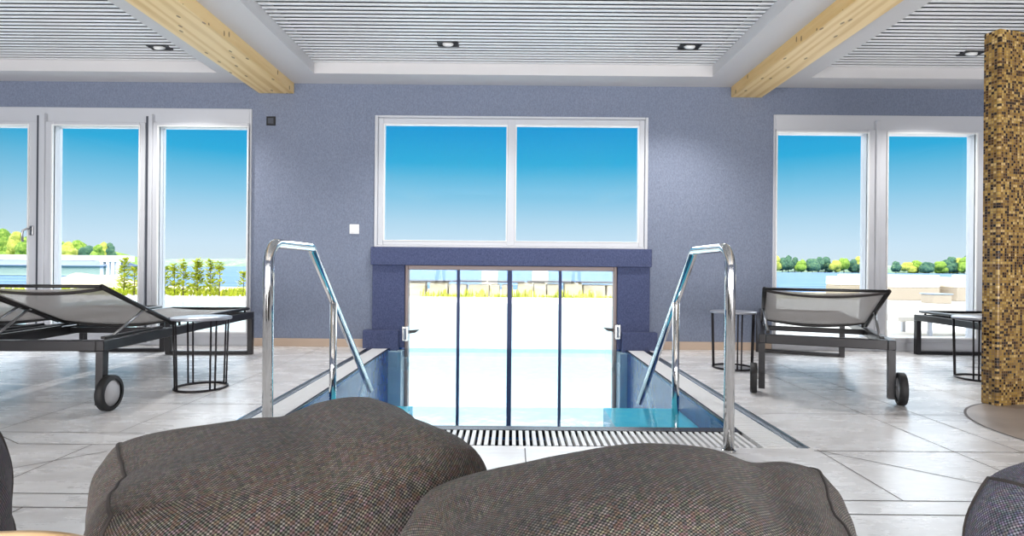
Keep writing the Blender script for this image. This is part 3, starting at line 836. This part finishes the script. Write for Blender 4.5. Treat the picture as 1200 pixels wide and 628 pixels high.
# ------------------------------------------------------------------ bean bags
def bag(name, label, cat, c, half, rot, mat, seed, e=4.0, ev=3.4, prof=None, shear=0.0, tilt=0.0, group=None, n=56, seams=(-1, 1)):
    t = thing(name, label, cat, (c[0], c[1], 0), rot, group)
    a, b, h = half
    rnd = Vector((seed*3.1, seed*7.7, seed*1.3))
    def pos(p):
        p = Vector(p); k = ((abs(p.x)**e+abs(p.y)**e)**(ev/e)+abs(p.z)**ev)**(1/ev); q = p/k
        # pinch corners outwards a little like a filled pillow
        cr_ = abs(p.x*p.y*p.z)
        q *= 1+0.07*cr_
        x, y, z = q.x*a, q.y*b, q.z
        hh = prof(q.x, q.y) if prof else 1.0
        if z > 0: z = h*0.42+z*h*0.58*hh
        else: z = h*0.42+z*h*0.42
        w_ = Vector((x, y, z))
        n1 = noise.noise(w_*3.0+rnd); n2 = noise.noise(w_*8.0+rnd*2)
        d = 0.016*n1+0.0028*n2
        up = max(0.0, q.z)
        w_ += q.normalized()*d*(0.4+0.6*(1 if q.z > -0.5 else 0))
        w_.x += shear*y*(0.5+0.5*q.x)
        w_.z += tilt*q.x*a*max(0, min(1, z/h))
        # puckers running off the seams
        sx = max(0.0, abs(p.x)-0.55)/0.45
        w_ += q.normalized()*0.0012*sx*math.sin(p.y*17+p.z*11+seed)
        if w_.z < 0.004: w_.z = 0.004
        return w_
    bm = bmesh.new(); uvl = bm.loops.layers.uv.new('UVMap'); cache = {}
    def vert(p):
        k = tuple(round(x, 5) for x in p)
        if k not in cache: cache[k] = bm.verts.new(pos(p))
        return cache[k]
    faces = [((1,0,0),(0,1,0),(0,0,1)), ((-1,0,0),(0,-1,0),(0,0,1)), ((0,1,0),(-1,0,0),(0,0,1)), ((0,-1,0),(1,0,0),(0,0,1)), ((0,0,1),(1,0,0),(0,1,0)), ((0,0,-1),(-1,0,0),(0,1,0))]
    for N, U, V in faces:
        N, U, V = Vector(N), Vector(U), Vector(V)
        def warp(s): return math.sin(s*PI/2)*0.35+s*0.65
        for i in range(n):
            for j in range(n):
                g = [(-1+2*(i+di)/n, -1+2*(j+dj)/n) for di, dj in ((0,0),(1,0),(1,1),(0,1))]
                vs_ = [vert(N+U*warp(u)+V*warp(v)) for u, v in g]
                try: f = bm.faces.new(vs_)
                except ValueError: continue
                f.smooth = True
                su = a if abs(U.x) else b; sv = h/2 if abs(V.z) else b
                for l, (u, v) in zip(f.loops, g): l[uvl].uv = (u*su*1.05, v*sv*1.05+N.x*0.3+N.z*0.7)
    me = bpy.data.meshes.new('cover'); bm.to_mesh(me); bm.free(); me.materials.append(mat)
    ob = bpy.data.objects.new('cover', me); COL.objects.link(ob); ob.parent = t
    for s in seams:
        loop = []
        m = 26
        for (y0, z0, y1, z1) in ((-1,-1,1,-1), (1,-1,1,1), (1,1,-1,1), (-1,1,-1,-1)):
            for k in range(m):
                f = k/m; loop.append(pos((s, y0+(y1-y0)*f, z0+(z1-z0)*f)))
        mb = MB(); mb.tube(loop, 0.003, 7, closed=True); mb.build('seam', M['piping'], t)
    return t
GB = 'woven fabric bean bags'
bag('bean_bag', 'large grey-brown woven bean bag in the left foreground', 'bean bag', (-0.427, 1.12), (0.338, 0.235, 0.440), math.radians(34), M['bag'], 1.0, e=8.0, ev=4.0,
    prof=lambda x, y: 0.965+0.05*math.exp(-((x-0.35)/0.4)**2)-0.035*math.exp(-((x-0.02)/0.13)**2)-0.25*max(0, x-0.6), group=GB, seams=(-1,))
bag('bean_bag', 'large grey-brown woven bean bag in the middle foreground', 'bean bag', (0.212, 0.825), (0.375, 0.2, 0.472), math.radians(13), M['bag'], 2.4, e=6.0, shear=0.68,
    prof=lambda x, y: 0.90+0.09*math.exp(-((x-0.0)/0.4)**2)-0.05*math.exp(-((x-0.5)/0.12)**2)-0.17*max(0,x)-0.1*max(0,-x-0.4), group=GB, seams=(1,))
bag('bean_bag', 'blue-grey woven bean bag cut off by the bottom right corner', 'bean bag', (1.09, 0.80), (0.33, 0.25, 0.468), math.radians(14), M['bag_blue'], 3.7, e=5.0, group=GB)
bag('bean_bag', 'dark bean bag just showing at the left edge', 'bean bag', (-1.415, 1.04), (0.33, 0.26, 0.44), 0.0, M['bag_dark'], 5.2, e=5.0, group=GB)

# round birch tray table in the near left corner
TC = (-0.578, 0.472, 0.0)
t = wthing('tray_table', 'round pale wooden table with raised rim in the bottom left corner', 'table', TC)
mb = MB(); R = 0.213; zt3 = 0.427
mb.lathe([(0.0001, zt3-0.012), (R-0.014, zt3-0.012), (R-0.012, zt3), (R-0.002, zt3), (R, zt3-0.003), (R, zt3-0.035), (R-0.004, zt3-0.038), (0.0001, zt3-0.03)], 72, Matrix.Translation(TC))
mb.build('table_top', M['birch'], t)
for k in range(3):
    a = k*2*PI/3+0.5
    mb = MB(); mb.tube([(TC[0]+0.17*math.cos(a), TC[1]+0.17*math.sin(a), 0.0), (TC[0]+0.12*math.cos(a), TC[1]+0.12*math.sin(a), zt3-0.03)], [0.011, 0.016], 12)
    mb.build('leg', M['birch'], t)

# ------------------------------------------------------------------ outside
OX0, OX1, OY0, OY1 = -9.0, 2.1, D+TH+0.02, 12.4
tr = MB()
tr.box(-30, D+TH, -0.2, OX0, 15, -0.02); tr.box(OX1, D+TH, -0.2, 30, 15.2, -0.02); tr.box(OX0, OY1, -0.2, OX1, 15, -0.02)
struct(tr, 'terrace', M['terrace'])
mb = MB(); mb.box(OX0, OY0-0.3, -1.3, OX1, OY1, -1.2); mb.box(OX0-0.1, OY0, -1.2, OX0+0.03, OY1, -0.022); mb.box(OX1-0.03, OY0, -1.2, OX1+0.1, OY1, -0.022); mb.box(OX0, OY1-0.03, -1.2, OX1, OY1+0.1, -0.022)
mb.box(OX0, OY0-0.32, -1.2, DR[0], OY0, -0.02); mb.box(DR[1], OY0-0.32, -1.2, OX1, OY0, -0.02)
struct(mb, 'outdoor_pool_basin', M['outtile'])
mb = MB(); mb.add([(OX0, OY0-0.25, -0.03), (OX1, OY0-0.25, -0.03), (OX1, OY1, -0.03), (OX0, OY1, -0.03)], [(0,1,2,3)])
o = mb.build('outdoor_pool_water', M['water_out'], fixn=False); o['kind'] = 'structure'
# ground sloping to the shore, lake, far land
mb = MB(); NX, NY = 60, 24; vs_ = []
for i in range(NY+1):
    for j in range(NX+1):
        Y = 15+45*i/NY; X = -70+140*j/NX
        z = -0.04-1.5*(i/NY)**1.1+0.12*noise.noise((X*0.2, Y*0.2, 0))*min(1, i/4)
        vs_.append((X, Y, z))
mb.add(vs_, [(i*(NX+1)+j, i*(NX+1)+j+1, (i+1)*(NX+1)+j+1, (i+1)*(NX+1)+j) for i in range(NY) for j in range(NX)], True)
o = mb.build('lawn', M['lawn'], fixn=False); o['kind'] = 'structure'
mb = MB(); mb.add([(-2500, 40, -1.35), (2500, 40, -1.35), (2500, 2600, -1.35), (-2500, 2600, -1.35)], [(0,1,2,3)])
o = mb.build('lake', M['lake'], fixn=False); o['kind'] = 'structure'

def ridge(name, pts, Y, depth, mat, hseed, rough):
    """rounded land form: pts = (px, py of crest)"""
    mb = MB(); n = 90; prof = [(0, 0.0), (0.12, 0.55), (0.3, 0.85), (0.5, 1.0), (0.75, 0.7), (1, 0.0)]
    xs_ = [p_[0] for p_ in pts]; rows = []
    for i in range(n+1):
        px = xs_[0]+(xs_[-1]-xs_[0])*i/n
        for k in range(len(pts)-1):
            if pts[k][0] <= px <= pts[k+1][0]:
                f = (px-pts[k][0])/(pts[k+1][0]-pts[k][0]); py = pts[k][1]+(pts[k+1][1]-pts[k][1])*f; break
        crest = at_depth(px, py, Y)
        H = crest.z+1.5
        H *= 1+rough*noise.noise((px*0.15, hseed, 0))+rough*0.6*noise.noise((px*0.5, hseed, 3))
        rows.append([(crest.x, Y-depth/2+depth*a, -1.5+max(0.05, H)*b*(1+rough*noise.noise((px*0.4, a*6, hseed)))) for a, b in prof])
    m = len(prof); vs_ = [p_ for r_ in rows for p_ in r_]
    mb.add(vs_, [(i*m+j, (i+1)*m+j, (i+1)*m+j+1, i*m+j+1) for i in range(n) for j in range(m-1)], True)
    return mb.build(name, mat)
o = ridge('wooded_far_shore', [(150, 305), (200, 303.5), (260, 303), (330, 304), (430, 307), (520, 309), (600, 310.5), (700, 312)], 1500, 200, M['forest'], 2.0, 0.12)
tag(o, 'long pale green wooded shore across the lake', 'shore', kind='stuff')
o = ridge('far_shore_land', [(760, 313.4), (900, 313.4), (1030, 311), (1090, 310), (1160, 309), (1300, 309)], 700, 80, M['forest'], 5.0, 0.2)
o['kind'] = 'structure'
o = ridge('hill', [(-260, 262), (-120, 262), (-40, 268), (10, 273), (36, 284), (60, 289), (100, 291), (132, 294), (150, 305), (160, 311)], 210, 60, M['leaf'], 9.0, 0.05)
o['kind'] = 'structure'

ORD = ['first','second','third','fourth','fifth','sixth','seventh','eighth','ninth','tenth','eleventh','twelfth','thirteenth']
def tree(label, base, h, wdt, mat, seed, group, sub=2):
    rnd = random.Random(seed)
    t = wthing('tree', label, 'tree', base, group)
    mb = MB(); mb.tube([base, (base[0], base[1], base[2]+h*0.55)], [h*0.03, h*0.015], 8); mb.build('trunk', M['bark'], t)
    mb = MB()
    for k in range(11):
        bm = bmesh.new(); bmesh.ops.create_icosphere(bm, subdivisions=sub, radius=1.0)
        zf = rnd.uniform(0.24, 0.86); r = wdt*rnd.uniform(0.2, 0.32)*(1.1-0.55*abs(zf-0.5))
        if k == 0: zf = 0.55; r = wdt*0.36
        rad = wdt*0.28*(1.15-zf) if k else 0; a = rnd.uniform(0, 2*PI)
        c = Vector((base[0]+rad*math.cos(a), base[1]+rad*math.sin(a), base[2]+h*zf))
        for v in bm.verts:
            d = 1+0.3*noise.noise(v.co*2.3+Vector((seed, k*3.0, 0)))
            v.co = c+Vector((v.co.x*r*d, v.co.y*r*d, v.co.z*r*d*min(1.25, h/wdt*0.9)))
        mb.from_bm(bm)
    mb.build('crown', mat, t)
    return t
def tree_px(label, px, ytop, ybase, wpx, Y, mat, seed, group):
    b = at_depth(px, ybase, Y); tp = at_depth(px, ytop, Y)
    if Y > 500: b.z = -1.4
    else: b.z -= 2.0
    return tree(label, (b.x, Y, b.z), (tp.z-b.z)*1.0, wpx*Y/F, mat, seed, group)
# left hill trees
rnd = random.Random(3)
GH = 'trees on the hill behind the boathouse'
hill_y = lambda x: 270+max(0, x)*0.18 if x < 62 else 281
spec = [(6, 270), (19, 274), (31, 279), (48, 284), (70, 284), (80, 281), (91, 283), (102, 286), (113, 288), (124, 286), (130, 284)]
for i, (x, yt_) in enumerate(spec):
    mat = (M['leaf'], M['leaf_yellow'], M['leaf'], M['leaf_dark'])[i % 4] if i != 10 else M['leaf_dark']
    lab = ORD[i]+' tree from the left on the hill behind the boathouse, '+('fresh green', 'pale yellow-green', 'fresh green', 'blue-green')[i % 4]
    if i == 10: lab = 'dark green tree at the right end of the hill behind the boathouse'
    tree_px(lab, x, yt_-1, yt_+26, 22 if i != 10 else 12, 195-(i % 3)*5, mat, 20+i, GH)
# right far shore trees
GR = 'trees on the far shore seen through the right windows'
sp2 = [(908, 302, 11, 'y'), (917, 304, 11, 'd'), (924, 302, 9, 'd'), (931, 304, 8, 'd'), (939, 305, 10, 'g'), (952, 304, 13, 'd'), (959, 303, 10, 'd'), (967, 303, 13, 'd'), (979, 306, 10, 'y'),
       (989, 304, 11, 'g'), (999, 304, 10, 'd'), (1006, 303, 9, 'y'), (1012, 303, 8, 'd'), (1050, 308, 8, 'd'), (1064, 309, 12, 'y'), (1075, 307, 12, 'g'), (1087, 307, 12, 'd'), (1101, 307, 12, 'g'), (1113, 303, 14, 'd'), (1122, 303, 13, 'y'), (1130, 304, 12, 'g'), (1137, 297, 10, 'd')]
labs = {'y': 'yellow-green tree on the far shore', 'd': 'blue-green tree on the far shore', 'g': 'fresh green tree on the far shore'}
for i, (x, yt_, wp, k) in enumerate(sp2):
    k0 = i if x < 1020 else i-13
    side = ', '+ORD[k0]+' from left in the pane '+('above the right lounger' if x < 1020 else 'beside the mosaic')
    tree_px(labs[k].replace(' on the far shore', '')+' across the lake'+side, x, yt_-1.5, 316.5+(x-900)*0.008, wp*1.4, 640+(i % 4)*6, {'y': M['leaf_yellow'], 'd': M['leaf_dark'], 'g': M['leaf']}[k], 60+i, GR)

# boathouse on the left
YB_ = 100.0
def bp(px, py, Y=YB_): return at_depth(px, py, Y)
b0 = bp(-60, 321); b1 = bp(122, 321)
t = wthing('boathouse', 'long low white boathouse with grey roof on the lake at the left', 'boathouse', ((b0.x+b1.x)/2, YB_+4, -1.35))
z_w, z_e, z_r = bp(60, 311).z, bp(60, 306).z, bp(60, 298.5).z
mb = MB(); mb.box(b0.x, YB_, -1.3, b1.x, YB_+8, z_w); mb.build('wall', M['bhwall'], t)
mb = MB(); mb.prism([(YB_-0.8, z_w-0.05), (YB_-0.8, z_w+0.1), (YB_+3.0, z_e+0.5), (YB_+8.5, z_w+0.1), (YB_+8.5, z_w-0.05)], 0, b0.x-0.5, bp(126, 311).x); mb.build('roof', M['bhroof'], t)
mb = MB(); mb.box(b0.x-0.5, YB_+1.8, z_e+0.2, bp(138, 300).x, YB_+4.5, z_r); mb.build('ridge_skylight', M['bhwhite'], t)
for px in (120, 127, 133, 138.5):
    q = bp(px, 310); mb = MB(); mb.box(q.x-0.28, YB_-0.2, -1.3, q.x+0.28, YB_+0.3, bp(px, 302).z); mb.build('post', M['bhwhite'], t)
q0, q1 = bp(118, 305), bp(140, 305); mb = MB(); mb.box(q0.x, YB_-0.3, q0.z-0.25, q1.x, YB_+4, q0.z+0.3); mb.build('porch_beam', M['bhwhite'], t)
# pale sand mound / rocks on the shore
mb = MB()
bm = bmesh.new(); bmesh.ops.create_icosphere(bm, subdivisions=4, radius=1)
cc_ = at_depth(104, 338, 42)
for v in bm.verts:
    d = 1+0.25*noise.noise(v.co*2.2)
    v.co = Vector((cc_.x+v.co.x*3.4*d, 42+v.co.y*2*d, cc_.z+v.co.z*1.05*d))
mb.from_bm(bm); o = mb.build('sand_mound', M['stone']); tag(o, 'pale sandy mound on the shore below the boathouse', 'mound')

# young staked plants along the pool's left end
def plant(px, ybase, ytop, seed, dens, label):
    rnd = random.Random(seed); Y = 14.2
    b = at_depth(px, ybase, Y); tp = at_depth(px, ytop, Y); h = tp.z+0.02; base = Vector((b.x, Y, -0.02))
    t = wthing('young_plant', label, 'plant', tuple(base), 'young plants beyond the outdoor pool')
    mb = MB(); mb.tube([base, base+Vector((0.01, 0, h*0.5)), base+Vector((0, 0.01, h))], [0.012, 0.009, 0.004], 7); mb.build('stem', M['bark'], t)
    mb = MB()
    for k in range(dens):
        zf = rnd.uniform(0.12, 1.0); a = rnd.uniform(0, 2*PI); r = rnd.uniform(0.02, 0.19)*(1.15-zf*0.75)
        c = base+Vector((math.cos(a)*r, math.sin(a)*r, h*zf)); s = rnd.uniform(0.07, 0.12)
        d = Vector((math.cos(a), math.sin(a), rnd.uniform(-0.2, 0.8))).normalized(); sd = d.cross(Vector((rnd.uniform(-.3,.3), rnd.uniform(-.3,.3), 1))).normalized()*s*0.42
        up = d.cross(sd).normalized()*s*0.12
        mb.add([c-d*s*0.6, c+sd+up, c+d*s, c-sd+up, c-up*0.6], [(0,1,4), (1,2,4), (2,3,4), (3,0,4)])
    mb.build('foliage', M['leaf_plant'], t)
PL = [(145, 348, 302, 130, 'tall young plant seen through the middle pane, close to the boathouse porch'), (157, 348, 313, 70, 'small young plant seen at the right edge of the middle pane'),
      (193, 348, 312, 60, 'small young plant at the left edge of the pane nearest the wall'), (204, 346, 309, 100, 'loose young plant second from the left in the pane nearest the wall'), (214.5, 346, 304, 110, 'slim upright young plant left of the bushiest one'),
      (231, 348, 303, 230, 'bushiest young plant in the middle of the pane nearest the wall'), (246, 347, 304, 130, 'tall young plant right of the bushiest one'), (257, 344, 307, 80, 'slender young plant second from the right'), (285, 346, 318, 70, 'short young plant at the right edge of the pane nearest the wall')]
for i, (a, b, c, d, l) in enumerate(PL): plant(a, b, c, 100+i, d, l)
# low ground cover bed
mb = MB(); rnd = random.Random(11)
for k in range(800):
    X = rnd.uniform(-13.2, -6.4); Y = rnd.uniform(14.0, 15.6); hgt = rnd.uniform(0.04, 0.17)
    a = rnd.uniform(0, PI); dx, dy = math.cos(a)*0.04, math.sin(a)*0.04
    mb.add([(X-dx, Y-dy, -0.05), (X+dx, Y+dy, -0.05), (X+dy*0.8, Y-dx*0.8, hgt), (X-dy*0.4, Y+dx*0.5, hgt*0.8)], [(0,1,2), (0,2,3)])
o = mb.build('ground_cover', M['leaf_plant'], fixn=False); tag(o, 'low yellow-green ground cover behind the outdoor pool', 'plants', kind='stuff')

# low stone wall beyond the outdoor pool
t = wthing('garden_wall', 'low pale stone wall with dark coping beyond the outdoor pool', 'wall', (0, 15.3, -0.02))
mb = MB(); x = at_depth(478, 340, 15.1).x; xe = at_depth(735, 340, 15.1).x; rnd = random.Random(5)
while x < xe:
    wd_ = rnd.uniform(0.25, 0.6)
    mb.bbox(x, 15.0+rnd.uniform(0, .08), -0.05, min(xe, x+wd_), 15.5, rnd.uniform(0.30, 0.36), 0.03)
    x += wd_+rnd.choice((0.03, 0.05, 0.12))
mb.build('stones', M['stone'], t)
mb = MB(); x = at_depth(478, 340, 15.1).x
while x < xe:
    wd_ = rnd.uniform(0.7, 1.3); z = rnd.uniform(0.355, 0.37)
    mb.bbox(x, 14.95, z, min(xe, x+wd_), 15.55, z+0.04, 0.008); x += wd_+rnd.uniform(0.02, 0.2)
mb.build('coping', M['coping'], t)
mb = MB(); rnd = random.Random(12)
for k in range(260):
    X = rnd.uniform(-2.4, 2.8); Y = rnd.uniform(14.7, 14.95); hgt = rnd.uniform(0.05, 0.22)*(0.4+0.6*(noise.noise((X*1.7, 0, 0)) > -0.05))
    a = rnd.uniform(0, PI); dx, dy = math.cos(a)*0.03, math.sin(a)*0.03
    mb.add([(X-dx, Y-dy, -0.02), (X+dx, Y+dy, -0.02), (X+dy*0.8, Y-dx*0.8, hgt), (X-dy*0.4, Y+dx*0.5, hgt*0.8)], [(0,1,2), (0,2,3)])
o = mb.build('border_plants', M['leaf_yellow'], fixn=False); tag(o, 'dry yellow border plants in front of the low stone wall', 'plants', kind='stuff')

# hooded beach chairs far behind the low wall
def beach_chair(px, label):
    Y = 27.0; c = at_depth(px, 325, Y); zt4 = at_depth(px, 317.6, Y).z; z0 = -0.6
    t = wthing('hooded_beach_chair', label, 'beach chair', (c.x, Y, z0), 'hooded beach chairs beyond the low wall')
    hw = 0.36; H = zt4-z0
    mb = MB(); mb.prism([(Y-0.35, z0), (Y+0.35, z0), (Y+0.42, z0+H*0.55), (Y-0.3, z0+H*0.4)], 0, c.x-hw, c.x+hw); mb.build('seat_box', M['wicker'], t)
    mb = MB(); mb.prism([(Y-0.25, z0+H*0.4), (Y+0.42, z0+H*0.55), (Y+0.3, z0+H), (Y-0.3, z0+H*0.96)], 0, c.x-hw, c.x+hw); mb.build('hood', M['cushion'], t)
beach_chair(574, 'white hooded beach chair beyond the low wall, left of the gate centre')
beach_chair(633, 'white hooded beach chair beyond the low wall, right of the gate centre')

# white lounge seats on the right terrace
def lounge(px0, px1, ytop, ybase, label, rot):
    b = on_floor((px0+px1)/2, ybase, -0.02); Y = b.y+0.35; wd_ = (px1-px0)*Y/F; h = at_depth((px0+px1)/2, ytop, Y).z+0.02
    t = thing('lounge_seat', label, 'outdoor seat', (b.x, Y, -0.02), rot, 'white lounge seats on the terrace')
    mb = MB(); mb.bbox(-wd_/2, -0.4, 0.0, wd_/2, 0.4, h*0.5, 0.03); mb.build('base', M['wicker'], t)
    mb = MB(); mb.bbox(-wd_/2+0.01, -0.43, h*0.5, wd_/2-0.01, 0.25, h*0.72, 0.05, seg=3); mb.build('seat_cushion', M['cushion'], t)
    mb = MB(); mb.bbox(-wd_/2, 0.2, h*0.5, wd_/2, 0.42, h, 0.05, seg=3); mb.build('backrest', M['cushion'], t)
    for s in (-1, 1):
        mb = MB(); mb.bbox(s*wd_/2-0.1*(s > 0), -0.4, h*0.5, s*wd_/2+0.1*(s < 0), 0.25, h*0.9, 0.04); mb.build('armrest', M['cushion'], t)
lounge(1037, 1099, 322, 352, 'wide white lounge seat on the sunny terrace, through the pane beside the mosaic', math.radians(180-8))
lounge(1115, 1150, 322, 353, 'white lounge seat on the terrace nearest the mosaic partition', math.radians(180+10))
lounge(984, 1013, 321, 348, 'white lounge seat on the terrace next to the small green canister', math.radians(180))
p = on_floor(1105, 356, -0.02)
t = wthing('low_table', 'low grey-brown wicker table between the white lounge seats', 'table', (p.x, p.y+0.2, -0.02))
mb = MB(); mb.bbox(p.x-0.22, p.y, -0.02, p.x+0.22, p.y+0.44, 0.2, 0.02); mb.build('body', M['wicker'], t)
mb = MB(); mb.bbox(p.x-0.24, p.y-0.02, 0.2, p.x+0.24, p.y+0.46, 0.225, 0.008); mb.build('table_top', M['bhroof'], t)
p = on_floor(1006.5, 349, -0.02); mb = MB()
mb.lathe([(0.0001, -0.02), (0.05, -0.02), (0.05, 0.3), (0.03, 0.34), (0.02, 0.38), (0.0001, 0.38)], 20, Matrix.Translation((p.x, p.y-0.25, 0))); o = mb.build('canister', M['green']); tag(o, 'small green canister standing before a white lounge seat', 'canister')
# white low lounger outside the right window
t = wthing('outdoor_lounger', 'low white lounger out on the terrace behind the right window', 'sun lounger', (5.5, 7.0, -0.02))
mb = MB(); mb.bbox(4.6, 6.7, 0.15, 6.5, 7.3, 0.21, 0.02); mb.build('seat', M['cushion'], t)
for x in (5.0, 6.35):
    for y in (6.74, 7.2):
        mb = MB(); mb.bbox(x, y, -0.02, x+0.04, y+0.04, 0.152, 0.004); mb.build('leg', M['frame'], t)
for o in list(COL.objects):
    if '_o' in o: del o['_o']
